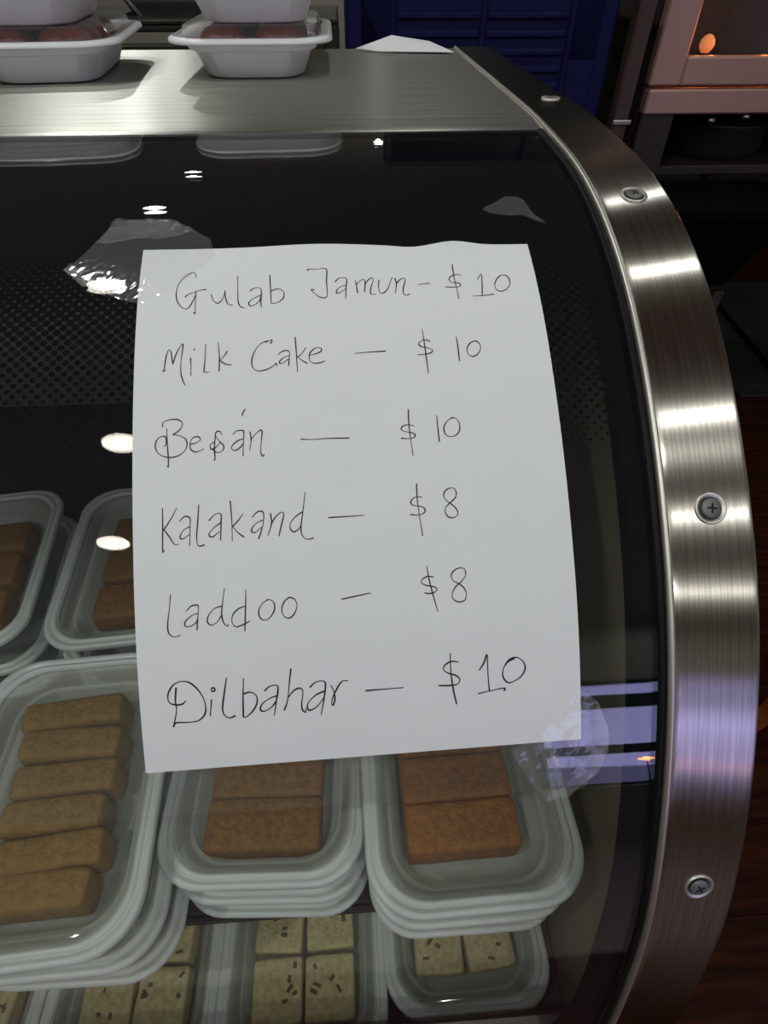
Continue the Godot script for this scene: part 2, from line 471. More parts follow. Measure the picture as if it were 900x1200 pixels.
# ---------------------------------------------------------------- camera, air and lamps
func camera_and_light() -> void:
	var cam := Camera3D.new()
	cam.name = "camera"
	cam.fov = rad_to_deg(2.0 * atan(600.0 / 677.95))
	cam.near = 0.02
	cam.far = 60.0
	cam.position = Vector3(-0.15005, 0.09473, 0.50432)
	cam.basis = Basis(Vector3.UP, -0.0649057) * Basis(Vector3.RIGHT, -0.7755912) * Basis(Vector3.BACK, 0.0029738)
	add_child(cam)
	cam.current = true
	var we := WorldEnvironment.new()
	we.name = "environment"
	var env := Environment.new()
	env.background_mode = Environment.BG_COLOR
	env.background_color = Color(0.66, 0.65, 0.90)
	env.background_energy_multiplier = 5.6
	env.tonemap_mode = Environment.TONE_MAPPER_LINEAR
	env.tonemap_exposure = 0.87
	env.sdfgi_enabled = true
	env.ssao_enabled = true
	env.ssil_enabled = true
	we.environment = env
	add_child(we)
	# recessed downlights: where the curved glass and the steel band mirror them
	var spots := [
		[Vector3(-0.95, ROOF_Y, 0.78), "ceiling downlight nearest above the case, brightest in the lower glass", 1.0],
		[Vector3(-1.15, ROOF_Y, 1.58), "ceiling downlight of the left row nearest the shop window", 1.0],
		[Vector3(-0.95, ROOF_Y, -0.51), "ceiling downlight above the left end of the steel worktop", 1.0],
		[Vector3(-0.96, ROOF_Y, -1.73), "ceiling downlight second from the back wall in the left row", 0.75],
		[Vector3(-1.03, ROOF_Y, -3.12), "ceiling downlight at the back end of the left row", 0.75],
		[Vector3(1.02, ROOF_Y, -0.53), "ceiling downlight above the steel band's upper bend", 0.5],
		[Vector3(1.02, ROOF_Y, 0.75), "ceiling downlight above the wooden floor beside the case", 0.5],
		[Vector3(1.22, ROOF_Y, 1.56), "ceiling downlight of the right row in front of the window", 0.5],
		[Vector3(1.60, ROOF_Y, 2.60), "ceiling downlight closest to the window's right side", 0.5],
		[Vector3(1.41, ROOF_Y, -1.90), "ceiling downlight over the steel oven and blue crates", 0.5],
		[Vector3(0.10, ROOF_Y, 1.08), "ceiling downlight above the price list between the two rows", 0.6],
		[Vector3(0.05, ROOF_Y, 2.45), "ceiling downlight of the middle row by the front wall", 0.9],
		[Vector3(0.16, ROOF_Y, -5.02), "left of the two ceiling downlights by the back wall", 0.6],
		[Vector3(0.30, ROOF_Y, -4.88), "right of the two ceiling downlights by the back wall", 0.6],
	]
	for k: Array in spots:
		var at: Vector3 = k[0]
		var d := thing("ceiling_downlight", k[1], "ceiling light", at, 0.0, "recessed ceiling downlights")
		var scale: float = k[2]
		obj("trim_ring", lathe([Vector2(0.064 * scale, 0.0), Vector2(0.068 * scale, -0.006), Vector2(0.085 * scale, -0.004), Vector2(0.087 * scale, 0.0)], 32, false, false), M.lamp_trim, d)
		obj("glowing_disc", lathe([Vector2(0.001, -0.003), Vector2(0.064 * scale, -0.003)], 32, false, false), M.lamp_glow, d)
		var l := SpotLight3D.new()
		l.name = "lamp_light"
		l.light_energy = LAMP * scale
		l.light_color = Color(0.97, 0.995, 0.985)
		l.light_size = 0.02
		l.spot_angle = 80.0
		l.spot_angle_attenuation = 0.6
		l.spot_range = 12.0
		l.spot_attenuation = 2.0
		l.shadow_enabled = true
		l.position = Vector3(0, -0.014, 0)
		l.rotation.x = -PI / 2.0
		d.add_child(l)

const LAMP := 0.66

# ---------------------------------------------------------------- the room
func room() -> void:
	var x0 := -2.6
	var x1 := 3.0
	var z0 := -5.6
	var z1 := 3.2
	struct("ceiling", span(x0 - 0.1, x1 + 0.1, ROOF_Y, ROOF_Y + 0.1, z0 - 0.1, z1 + 0.1), M.ceiling_paint)
	struct("wall_left", span(x0 - 0.1, x0, FLOOR_Y - 0.12, ROOF_Y, z0 - 0.1, z1 + 0.1), M.wall_paint)
	struct("wall_right", span(x1, x1 + 0.1, FLOOR_Y - 0.12, ROOF_Y, z0 - 0.1, z1 + 0.1), M.wall_paint)
	struct("wall_back", span(x0, x1, FLOOR_Y - 0.12, ROOF_Y, z0 - 0.1, z0), M.wall_paint)
	# front wall with the shop window
	var wx0 := 0.70
	var wx1 := 2.3
	var wy0 := -0.50
	var wy1 := 0.68
	var st := begin()
	cbox(st, Vector3((x0 + wx0) / 2.0, (FLOOR_Y + ROOF_Y) / 2.0 - 0.06, z1 + 0.05), Vector3(wx0 - x0, ROOF_Y - FLOOR_Y + 0.12, 0.1))
	cbox(st, Vector3((x1 + wx1) / 2.0, (FLOOR_Y + ROOF_Y) / 2.0 - 0.06, z1 + 0.05), Vector3(x1 - wx1, ROOF_Y - FLOOR_Y + 0.12, 0.1))
	cbox(st, Vector3((wx0 + wx1) / 2.0, (wy1 + ROOF_Y) / 2.0, z1 + 0.05), Vector3(wx1 - wx0, ROOF_Y - wy1, 0.1))
	cbox(st, Vector3((wx0 + wx1) / 2.0, (wy0 + FLOOR_Y) / 2.0 - 0.06, z1 + 0.05), Vector3(wx1 - wx0, wy0 - FLOOR_Y + 0.12, 0.1))
	struct("wall_front", finish(st), M.wall_paint)
	struct("trim_1", span(x0, x1, FLOOR_Y - 0.02, wy0 - 0.01, z1 - 0.02, z1 - 0.001), M.wainscot)
	var win := Node3D.new()
	win.name = "window_1"
	win.set_meta("kind", "structure")
	add_child(win)
	for b: Array in [[wx0, wx1, 0.36, 0.51], [wx0, wx1, -0.15, -0.05], [wx0, wx1, wy1 - 0.04, wy1], [wx0, wx1, wy0, wy0 + 0.03], [wx0, wx0 + 0.05, wy0, wy1], [wx1 - 0.05, wx1, wy0, wy1]]:
		obj("window_frame", span(b[0], b[1], b[2], b[3], z1 + 0.02, z1 + 0.07), M.frame_dark, win)
	for b: Array in [[-0.05, 0.36], [0.51, wy1 - 0.04], [wy0 + 0.03, -0.15]]:
		obj("pane", span(wx0 + 0.05, wx1 - 0.05, b[0], b[1], z1 + 0.042, z1 + 0.048, 0.0005), M.glass, win)
	# outside
	struct("ground", span(-12, 14, FLOOR_Y - 0.3, FLOOR_Y - 0.16, z1 + 0.12, z1 + 150.0), M.pavement)
	var lamp := thing("street_lamp", "small orange street lamp glowing beyond the shop window", "street lamp", Vector3(2.95, FLOOR_Y - 0.16, 7.0))
	obj("post", lathe([Vector2(0.012, 0.0), Vector2(0.008, 0.97)], 12), M.frame_dark, lamp)
	obj("bulb", lathe([Vector2(0.005, 0.965), Vector2(0.08, 0.98), Vector2(0.10, 1.0), Vector2(0.08, 1.02), Vector2(0.005, 1.035)], 20), M.street_glow, lamp)
	var ol := OmniLight3D.new()
	ol.name = "lamp_light"
	ol.position = Vector3(0, 1.0, 0)
	ol.light_color = Color(1.0, 0.55, 0.25)
	ol.light_energy = 0.12
	ol.light_size = 0.05
	ol.omni_range = 20.0
	ol.shadow_enabled = true
	lamp.add_child(ol)
	# floor: dark boards laid across the room
	var fl := struct("floor", span(x0, x1, FLOOR_Y - 0.12, FLOOR_Y - 0.02, z0, z1), M.floor_tile)
	var rng := RandomNumberGenerator.new()
	rng.seed = 4
	var board := [box(Vector3(1.884, 0.02, 0.139), Vector3(0.94, 0.01, 0.068), 0.001)]
	for r in 29:
		var zz := -2.9 + r * 0.14
		for k in 2:
			var o := obj("plank", board[0], M.wood, fl)
			o.position = Vector3(-0.75 + k * 1.885 + (0.12 if r % 2 else 0.0), FLOOR_Y - 0.02 - rng.randf() * 0.002, zz)

# ---------------------------------------------------------------- the display case
func display_case() -> Node3D:
	var c := thing("display_case", "curved glass display case with steel worktop and broad brushed steel end band", "display case")
	# steel worktop
	var st := begin()
	var zf := 0.0
	quad(st, Vector3(LEFT, -0.001, BACK), Vector3(-0.0006, -0.001, BACK), Vector3(-0.0006, -0.001, -0.028), Vector3(LEFT, -0.001, -0.028), Vector2(BACK, LEFT), Vector2(BACK, 0), Vector2(-0.028, 0), Vector2(-0.028, LEFT))
	var lip := [Vector2(-0.001, -0.028), Vector2(-0.0022, -0.010), Vector2(-0.0026, -0.002), Vector2(-0.0036, 0.0004), Vector2(-0.006, 0.001), Vector2(-0.010, 0.0005), Vector2(-0.0135, -0.002), Vector2(-0.0135, BACK), Vector2(-0.001, BACK)]
	st.set_smooth_group(2)
	for i in lip.size() - 1:
		var a: Vector2 = lip[i]
		var b: Vector2 = lip[i + 1]
		if i >= 6:
			st.set_smooth_group(-1)
		quad(st, Vector3(LEFT, a.x, a.y), Vector3(-0.0006, a.x, a.y), Vector3(-0.0006, b.x, b.y), Vector3(LEFT, b.x, b.y), Vector2(a.y - a.x, LEFT), Vector2(a.y - a.x, 0), Vector2(b.y - b.x, 0), Vector2(b.y - b.x, LEFT))
	var worktop := obj("worktop", finish(st), M.top_steel, c)
	worktop.set_meta("label", "brushed steel worktop with rounded front lip")
	# black seal under the worktop's front lip
	obj("seal", sweep(strip(LEFT, -0.001, -0.013, -0.0045), -0.004, 0.006, 0.004), M.rubber, c)
	# curved glass, 5 mm thick
	obj("curved_glass", sweep(strip(LEFT, 0.012, -0.0060, -0.0035), 0.004, 0.84, 0.008), M.glass, c)
	# black enamel printed on the inside of the glass: solid, then dots that shrink
	obj("black_border", sweep(strip(LEFT, 0.012, -0.0066, -0.0062), -0.02, 0.158, 0.008), M.frit, c)
	st = begin()
	st.set_smooth_group(-1)
	var pitch := 0.0061
	var rows := 46
	for r in rows:
		var s := 0.158 + r * pitch / 2.0
		var f := float(r) / (rows - 1)
		var rad := lerpf(0.00308, 0.0008, pow(f, 1.1))
		for k in 140:
			var x := 0.010 - (k + (0.5 if r % 2 else 0.0)) * pitch
			var prev := skin(x + rad, s, -0.0063)
			var mid := skin(x, s, -0.0063)
			for e in range(1, 11):
				var t := TAU * e / 10.0
				var p := skin(x + rad * cos(t), s + rad * sin(t), -0.0063)
				st.add_vertex(mid); st.add_vertex(prev); st.add_vertex(p)
				prev = p
	var dots := obj("black_dots", finish(st), M.frit, c)
	dots.set_meta("kind", "stuff")
	dots.set_meta("label", "staggered black dots that shrink down the glass")
	# steel end band: a rounded channel that follows the curve
	var cross := PackedVector2Array()
	cross.append(Vector2(0.0, -0.020))
	for i in 7:
		var t := PI - PI / 2.0 * i / 6.0
		cross.append(Vector2(0.0052 + 0.0052 * cos(t), -0.0030 + 0.0032 * sin(t)))
	cross.append(Vector2(0.0075, 0.0))
	cross.append(Vector2(BAND_W - 0.004, 0.0))
	for i in 6:
		var t := PI / 2.0 - PI / 2.0 * i / 5.0
		cross.append(Vector2(BAND_W - 0.0026 + 0.0026 * cos(t), -0.0026 + 0.0026 * sin(t)))
	cross.append(Vector2(BAND_W, -0.03))
	cross.append(Vector2(BAND_W - 0.0015, -0.03))
	cross.append(Vector2(BAND_W - 0.0015, -0.008))
	cross.append(Vector2(0.0015, -0.0084))
	cross.append(Vector2(0.0015, -0.020))
	var lip_cross := PackedVector2Array()
	for i in 9:
		var t := PI - PI * i / 8.0
		lip_cross.append(Vector2(0.0014 + 0.0019 * cos(t), -0.0012 + 0.0018 * sin(t)))
	lip_cross.append(Vector2(0.0033, -0.0040))
	lip_cross.append(Vector2(-0.0005, -0.0040))
	obj("rolled_edge", sweep(lip_cross, BACK + 0.004, 0.98, 0.008), M.edge_steel, c).set_meta("label", "bright rolled inner edge of the steel band")
	var band := obj("end_band", sweep(cross, BACK + 0.004, 0.98, 0.008), M.band_steel, c)
	band.set_meta("label", "brushed steel band with countersunk cross-head screws")
	# countersunk screws
	for s: float in [-0.0863, 0.1324, 0.3342, 0.5406, 0.742]:
		var x := 0.0246 if s > 0.0 else 0.0300
		var b := Basis(Vector3.RIGHT, skin_normal(s), Vector3.RIGHT.cross(skin_normal(s)))
		var ring := obj("screw_cup", lathe([Vector2(0.0082, -0.0006), Vector2(0.0080, 0.0004), Vector2(0.0074, 0.0008), Vector2(0.0066, 0.0003), Vector2(0.0056, -0.0002)], 32, false, false), M.edge_steel, band)
		ring.transform = Transform3D(b, skin(x, s, 0.0001))
		obj("recess", lathe([Vector2(0.0057, 0.0002), Vector2(0.0001, 0.0003)], 28, false, false), M.recess, ring)
		obj("screw_head", lathe([Vector2(0.0050, 0.0002), Vector2(0.0050, 0.0008), Vector2(0.0043, 0.0013), Vector2(0.0015, 0.0016), Vector2(0.0001, 0.0016)], 28, false, false), M.screw_steel, ring)
		st = begin()
		var turn := Basis(Vector3.UP, 0.45 + s * 3.0)
		cbox(st, Vector3(0, 0.0013, 0), Vector3(0.0050, 0.001, 0.0011), 0.0001, turn)
		cbox(st, Vector3(0, 0.0013, 0), Vector3(0.0011, 0.001, 0.0050), 0.0001, turn)
		obj("cross_slot", finish(st), M.recess, ring)
	# rubber bead along the band and the dark frame inside the glass
	var bead := PackedVector2Array()
	for i in 8:
		var t := PI * i / 7.0
		bead.append(Vector2(-0.0022 + 0.0022 * cos(t), -0.0036 + 0.0016 * sin(t)))
	obj("rubber_bead", sweep(bead, 0.006, 0.83, 0.008), M.rubber, c)
	obj("inner_frame", sweep(PackedVector2Array([Vector2(-0.012, -0.0112), Vector2(-0.010, -0.0096), Vector2(0.030, -0.0096), Vector2(0.030, -0.026), Vector2(-0.010, -0.026), Vector2(-0.012, -0.022)]), 0.01, 0.84, 0.008), M.black_frame, c)
	obj("inner_frame", sweep(strip(LEFT, LEFT + 0.05, -0.026, -0.0096), 0.01, 0.84, 0.016), M.rubber, c)
	# end panels
	for e: Array in [[0.030, BAND_W - 0.002], [LEFT - 0.02, LEFT]]:
		st = begin()
		var poly := PackedVector2Array()
		var s := BACK + 0.006
		while s < 0.97:
			var q := skin(0, s, -0.0135)
			poly.append(Vector2(q.z, q.y))
			s += 0.012
		var low := skin(0, 0.97, -0.0135)
		poly.append(Vector2(low.z, FLOOR_Y + 0.02))
		poly.append(Vector2(BACK + 0.006, FLOOR_Y + 0.02))
		st.set_smooth_group(-1)
		var tri := Geometry2D.triangulate_polygon(poly)
		for k in range(0, tri.size(), 3):
			for i: int in [0, 1, 2]:
				var q := poly[tri[k + i]]
				st.set_uv(q); st.add_vertex(Vector3(e[0], q.y, q.x))
			for i: int in [0, 2, 1]:
				var q := poly[tri[k + i]]
				st.set_uv(q); st.add_vertex(Vector3(e[1], q.y, q.x))
		for i in poly.size():
			var q := poly[i]
			var r := poly[(i + 1) % poly.size()]
			quad(st, Vector3(e[0], q.y, q.x), Vector3(e[1], q.y, q.x), Vector3(e[1], r.y, r.x), Vector3(e[0], r.y, r.x))
		obj("end_panel", finish(st), M.inner_steel, c)
	obj("back_panel", span(LEFT, 0.030, FLOOR_Y + 0.02, -0.0145, BACK + 0.006, BACK + 0.024), M.inner_back, c)
	obj("deck", span(LEFT, 0.030, -0.66, DECK_Y, BACK + 0.024, 0.47), M.deck, c)
	var low := skin(0, 0.84, -0.006)
	obj("front_panel", span(LEFT - 0.02, BAND_W - 0.002, FLOOR_Y + 0.1, low.y + 0.004, low.z - 0.03, low.z), M.plain_steel, c)
	obj("plinth", span(LEFT, 0.02, FLOOR_Y, FLOOR_Y + 0.1, BACK + 0.05, low.z - 0.06), M.black_metal, c)
	var shelf := obj("shelf", span(LEFT, 0.0, SHELF_Y - 0.012, SHELF_Y, BACK + 0.024, 0.381), M.deck, c)
	obj("shelf_edge", span(LEFT, 0.0, SHELF_Y - 0.016, SHELF_Y - 0.0005, 0.381, 0.386), M.black_metal, shelf)
	return c

const DECK_Y := -0.636
const SHELF_Y := -0.505

# ---------------------------------------------------------------- the price list and its tape
const C_TL := Vector2(-0.26139, 0.17126)
const C_TR := Vector2(-0.04743, 0.17306)
const C_BR := Vector2(-0.04337, 0.44738)
const C_BL := Vector2(-0.25719, 0.45118)

func sheet_point(u: float, v: float, lift := 0.0) -> Vector3:
	var q := C_TL * (1 - u) * (1 - v) + C_TR * u * (1 - v) + C_BR * u * v + C_BL * (1 - u) * v
	q.x += 0.0016 * sin(PI * v) * (1.0 - u)
	# the top edge stands off the glass between its taped corners
	var wave := 0.0022 * exp(-pow((u - 0.45) / 0.16, 2.0)) + 0.0028 * exp(-pow((u - 0.80) / 0.06, 2.0)) - 0.0010 * exp(-pow((u - 0.69) / 0.05, 2.0))
	var n := -0.0029 + lift + wave * exp(-v / 0.045) + 0.0006 * sin(PI * v) * sin(PI * u)
	return skin(q.x, q.y, n)

func curl(pts: Array) -> PackedVector2Array:
	var out := PackedVector2Array()
	for i in pts.size() - 1:
		var p0: Vector2 = pts[maxi(i - 1, 0)]
		var p1: Vector2 = pts[i]
		var p2: Vector2 = pts[i + 1]
		var p3: Vector2 = pts[mini(i + 2, pts.size() - 1)]
		for k in 5:
			out.append(p1.cubic_interpolate(p2, p0, p3, k / 5.0) if pts.size() > 2 else p1.lerp(p2, k / 5.0))
	out.append(pts[-1])
	return out

func price_list() -> void:
	var o := thing("price_list", "white paper sheet with six handwritten sweet prices taped to the curved glass", "paper sign")
	var st := begin()
	for side: float in [0.0, -0.00025]:
		var rows := []
		for j in 57:
			var row := PackedVector3Array()
			for i in 41:
				row.append(sheet_point(i / 40.0, j / 56.0, side))
			rows.append(row)
		sheet(st, rows, false, side < 0.0, 1 if side < 0.0 else 2)
	# the sheet's cut edges
	st.set_smooth_group(-1)
	for j in 56:
		for u: float in [0.0, 1.0]:
			quad(st, sheet_point(u, j / 56.0), sheet_point(u, (j + 1) / 56.0), sheet_point(u, (j + 1) / 56.0, -0.00025), sheet_point(u, j / 56.0, -0.00025))
	for i in 40:
		for v: float in [0.0, 1.0]:
			quad(st, sheet_point(i / 40.0, v), sheet_point((i + 1) / 40.0, v), sheet_point((i + 1) / 40.0, v, -0.00025), sheet_point(i / 40.0, v, -0.00025))
	obj("sheet", finish(st), M.paper, o)
	var titles := {"gulab jamun": "Gulab Jamun - $10", "milk cake": "Milk Cake - $10", "besan": "Besan - $10", "kalakand": "Kalakand - $8", "laddoo": "Laddoo - $8", "dilbahar": "Dilbahar - $10"}
	for key: String in INK:
		st = begin()
		st.set_smooth_group(-1)
		for flat: Array in INK[key]:
			var pts := []
			for k in range(0, flat.size(), 2):
				pts.append(Vector2(flat[k], flat[k + 1]))
			var line := curl(pts)
			var bold := 1.25 if key == "dilbahar" else 1.0
			for i in line.size() - 1:
				var a := line[i]
				var b := line[i + 1]
				if a.distance_to(b) < 0.05:
					continue
				var press := (2.75 + 0.7 * sin(i * 0.37 + flat[0])) * bold
				var d := (b - a).normalized()
				var side := d.orthogonal() * press
				var q := []
				for p: Vector2 in [a - side - d * press * 0.5, a + side - d * press * 0.5, b + side + d * press * 0.5, b - side + d * press * 0.5]:
					q.append(sheet_point(p.x / SHEET_W, p.y / SHEET_H, 0.00006))
				quad(st, q[0], q[1], q[2], q[3])
		var w := obj("handwritten_line", finish(st), M.ink, o)
		w.set_meta("label", "black pen line reading " + titles[key])

# clear tape: a polygon on the glass, wrinkled where bubbles lie under it
func tape_mesh(poly: PackedVector2Array, lift: float, amp: float, freq: float, seed_no: int, cell := 0.0016) -> ArrayMesh:
	var noise := FastNoiseLite.new()
	noise.seed = seed_no
	noise.frequency = freq
	noise.fractal_octaves = 2
	var st := begin()
	st.set_smooth_group(0)
	var lo := poly[0]
	var hi := poly[0]
	for p in poly:
		lo = lo.min(p)
		hi = hi.max(p)
	for i in int(ceil((hi.x - lo.x) / cell)):
		for j in int(ceil((hi.y - lo.y) / cell)):
			var a := lo + Vector2(i, j) * cell
			var sq := PackedVector2Array([a, a + Vector2(cell, 0), a + Vector2(cell, cell), a + Vector2(0, cell)])
			for piece: PackedVector2Array in Geometry2D.intersect_polygons(sq, poly):
				var tri := Geometry2D.triangulate_polygon(piece)
				for k in tri.size():
					var q := piece[tri[k]]
					var h := maxf(0.0, noise.get_noise_2d(q.x * 1000.0, q.y * 1000.0)) * amp
					st.set_uv(q * 100.0)
					st.add_vertex(skin(q.x, q.y, -0.0034 + lift + h))
	return finish(st)

func tapes() -> void:
	var t := thing("clear_tape", "crinkled clear tape with bubbles over the price list's upper left corner", "tape", Vector3.ZERO, 0.0, "clear tape pieces holding the paper")
	obj("film", tape_mesh(PackedVector2Array([Vector2(-0.3013, 0.1866), Vector2(-0.2922, 0.1737), Vector2(-0.2793, 0.1457), Vector2(-0.2496, 0.1458), Vector2(-0.2258, 0.163), Vector2(-0.2219, 0.1773), Vector2(-0.2414, 0.2019), Vector2(-0.2583, 0.2111), Vector2(-0.2696, 0.2079), Vector2(-0.286, 0.1993)]), 0.0010, 0.00035, 0.30, 3), M.tape, t)
	var f := obj("folded_edge", tape_mesh(PackedVector2Array([Vector2(-0.2793, 0.1455), Vector2(-0.2496, 0.1456), Vector2(-0.2328, 0.1590), Vector2(-0.2560, 0.1640), Vector2(-0.2876, 0.1675)]), 0.0016, 0.0022, 0.05, 8), M.tape_fold, t)
	f.set_meta("label", "milky folded edge of the tape")
	obj("folded_edge", tape_mesh(PackedVector2Array([Vector2(-0.3013, 0.1866), Vector2(-0.2985, 0.1820), Vector2(-0.2945, 0.1850), Vector2(-0.2860, 0.1993), Vector2(-0.2900, 0.1985)]), 0.0016, 0.0008, 0.09, 9), M.tape_fold, t)
	t = thing("clear_tape", "small loose tape flap on black glass above the paper's upper right corner", "tape", Vector3.ZERO, 0.0, "clear tape pieces holding the paper")
	obj("film", tape_mesh(PackedVector2Array([Vector2(-0.0687, 0.1414), Vector2(-0.0524, 0.127), Vector2(-0.0422, 0.1312), Vector2(-0.0396, 0.1467), Vector2(-0.0328, 0.156), Vector2(-0.0473, 0.1498), Vector2(-0.0642, 0.1451)]), 0.0012, 0.0026, 0.045, 12), M.tape_fold, t)
	t = thing("clear_tape", "curled clear tape peeling from the price list's lower right corner", "tape", Vector3.ZERO, 0.0, "clear tape pieces holding the paper")
	obj("film", tape_mesh(PackedVector2Array([Vector2(-0.0547, 0.4366), Vector2(-0.0448, 0.4195), Vector2(-0.0354, 0.4276), Vector2(-0.0296, 0.4428), Vector2(-0.0297, 0.4543), Vector2(-0.0346, 0.4659), Vector2(-0.0483, 0.4771), Vector2(-0.0605, 0.4807), Vector2(-0.073, 0.4632), Vector2(-0.0783, 0.4511)]), 0.0010, 0.0007, 0.10, 14), M.tape, t)
	f = obj("folded_edge", tape_mesh(PackedVector2Array([Vector2(-0.0354, 0.4276), Vector2(-0.0296, 0.4428), Vector2(-0.0297, 0.4543), Vector2(-0.0346, 0.4659), Vector2(-0.0483, 0.4771), Vector2(-0.0605, 0.4807), Vector2(-0.0584, 0.4764), Vector2(-0.0485, 0.4697), Vector2(-0.04, 0.4598), Vector2(-0.0373, 0.4482), Vector2(-0.0383, 0.4354)]), 0.0018, 0.0022, 0.06, 15), M.tape_fold, t)
	f.set_meta("label", "milky curled strip of the tape")

# ---------------------------------------------------------------- take-away boxes
const BOX_A := 0.0775
const BOX_B := 0.1115

# tub with a flange, a step in its wall and a clear lid; its base is at y = 0 and its rim at y = h
func tub_mesh(h: float) -> ArrayMesh:
	return loft([
		[0.044, 0.078, 0.024, 0.0], [0.0485, 0.0825, 0.028, 0.0016], [0.0572, 0.0912, 0.031, h * 0.64], [0.0615, 0.0955, 0.032, h * 0.67],
		[0.0645, 0.0985, 0.034, h - 0.004], [0.0660, 0.1000, 0.034, h - 0.0030],
		[0.0745, 0.1085, 0.036, h - 0.0030], [0.0775, 0.1115, 0.038, h - 0.0048], [0.0782, 0.1122, 0.038, h - 0.0036], [0.0770, 0.1110, 0.037, h - 0.0008], [0.0735, 0.1075, 0.035, h],
		[0.0675, 0.1015, 0.034, h - 0.0006], [0.0640, 0.0980, 0.033, h - 0.003], [0.0595, 0.0935, 0.031, h * 0.66], [0.0570, 0.0910, 0.030, h * 0.64], [0.0490, 0.0830, 0.026, 0.004], [0.044, 0.078, 0.022, 0.0025]], true, true, [2, 3, 4, 13])

func lid_mesh(h: float) -> ArrayMesh:
	return loft([[0.0668, 0.1008, 0.034, h + 0.0004], [0.0655, 0.0995, 0.0335, h + 0.0034], [0.0635, 0.0975, 0.033, h + 0.0039], [0.0575, 0.0915, 0.031, h + 0.0039], [0.0565, 0.0905, 0.0305, h + 0.0030]], false, true, [1, 4])

# the clear dome that bulges over the red sweets on the worktop
func dome_mesh(h: float) -> ArrayMesh:
	return loft([[0.0740, 0.1080, 0.0365, h + 0.0003], [0.0690, 0.1030, 0.0345, h + 0.0006], [0.0660, 0.1000, 0.034, h + 0.0020], [0.0640, 0.0980, 0.033, h + 0.0070], [0.0615, 0.0955, 0.032, h + 0.0082]], false, true, [1])

# frosted rings of a lid: the flange, a groove, and the ridge round the clear panel
func lid_ring_mesh(h: float) -> ArrayMesh:
	return loft([[0.0784, 0.1124, 0.038, h - 0.0030], [0.0786, 0.1126, 0.038, h + 0.0006], [0.0774, 0.1114, 0.0375, h + 0.0026], [0.0744, 0.1084, 0.0365, h + 0.0030], [0.0732, 0.1072, 0.036, h + 0.0012],
		[0.0722, 0.1062, 0.0355, h + 0.0012], [0.0712, 0.1052, 0.035, h + 0.0032], [0.0690, 0.1030, 0.0345, h + 0.0036], [0.0680, 0.1020, 0.034, h + 0.0016], [0.0668, 0.1008, 0.034, h + 0.0002]], false, false, [5])

var box_parts := {}
func takeaway_box(label: String, at: Vector3, turn: float, h: float, group: String) -> Node3D:
	var key := "%.4f" % h
	if not box_parts.has(key):
		box_parts[key] = [tub_mesh(h), dome_mesh(h) if h == 0.033 else lid_mesh(h), lid_ring_mesh(h)]
	var o := thing("takeaway_box", label, "food container", at, turn, group)
	obj("tub", box_parts[key][0], M.tub_white if h == 0.033 else M.tub_grey, o)
	var lid := obj("lid", box_parts[key][1], M.lid_clear, o)
	lid.set_meta("label", "clear plastic lid")
	if h != 0.033:
		obj("lid_flange", box_parts[key][2], M.lid_rim, lid).set_meta("label", "frosted double rim of the lid")
	return o

func sweet(called: String, label: String, mesh: Mesh, m: Material, holder: Node3D, at: Vector3, turn: float, group: String) -> MeshInstance3D:
	var o := obj(called, mesh, m)
	o.transform = holder.transform * Transform3D(Basis(Vector3.UP, turn), at)
	tag(o, label, "sweet", group)
	return o

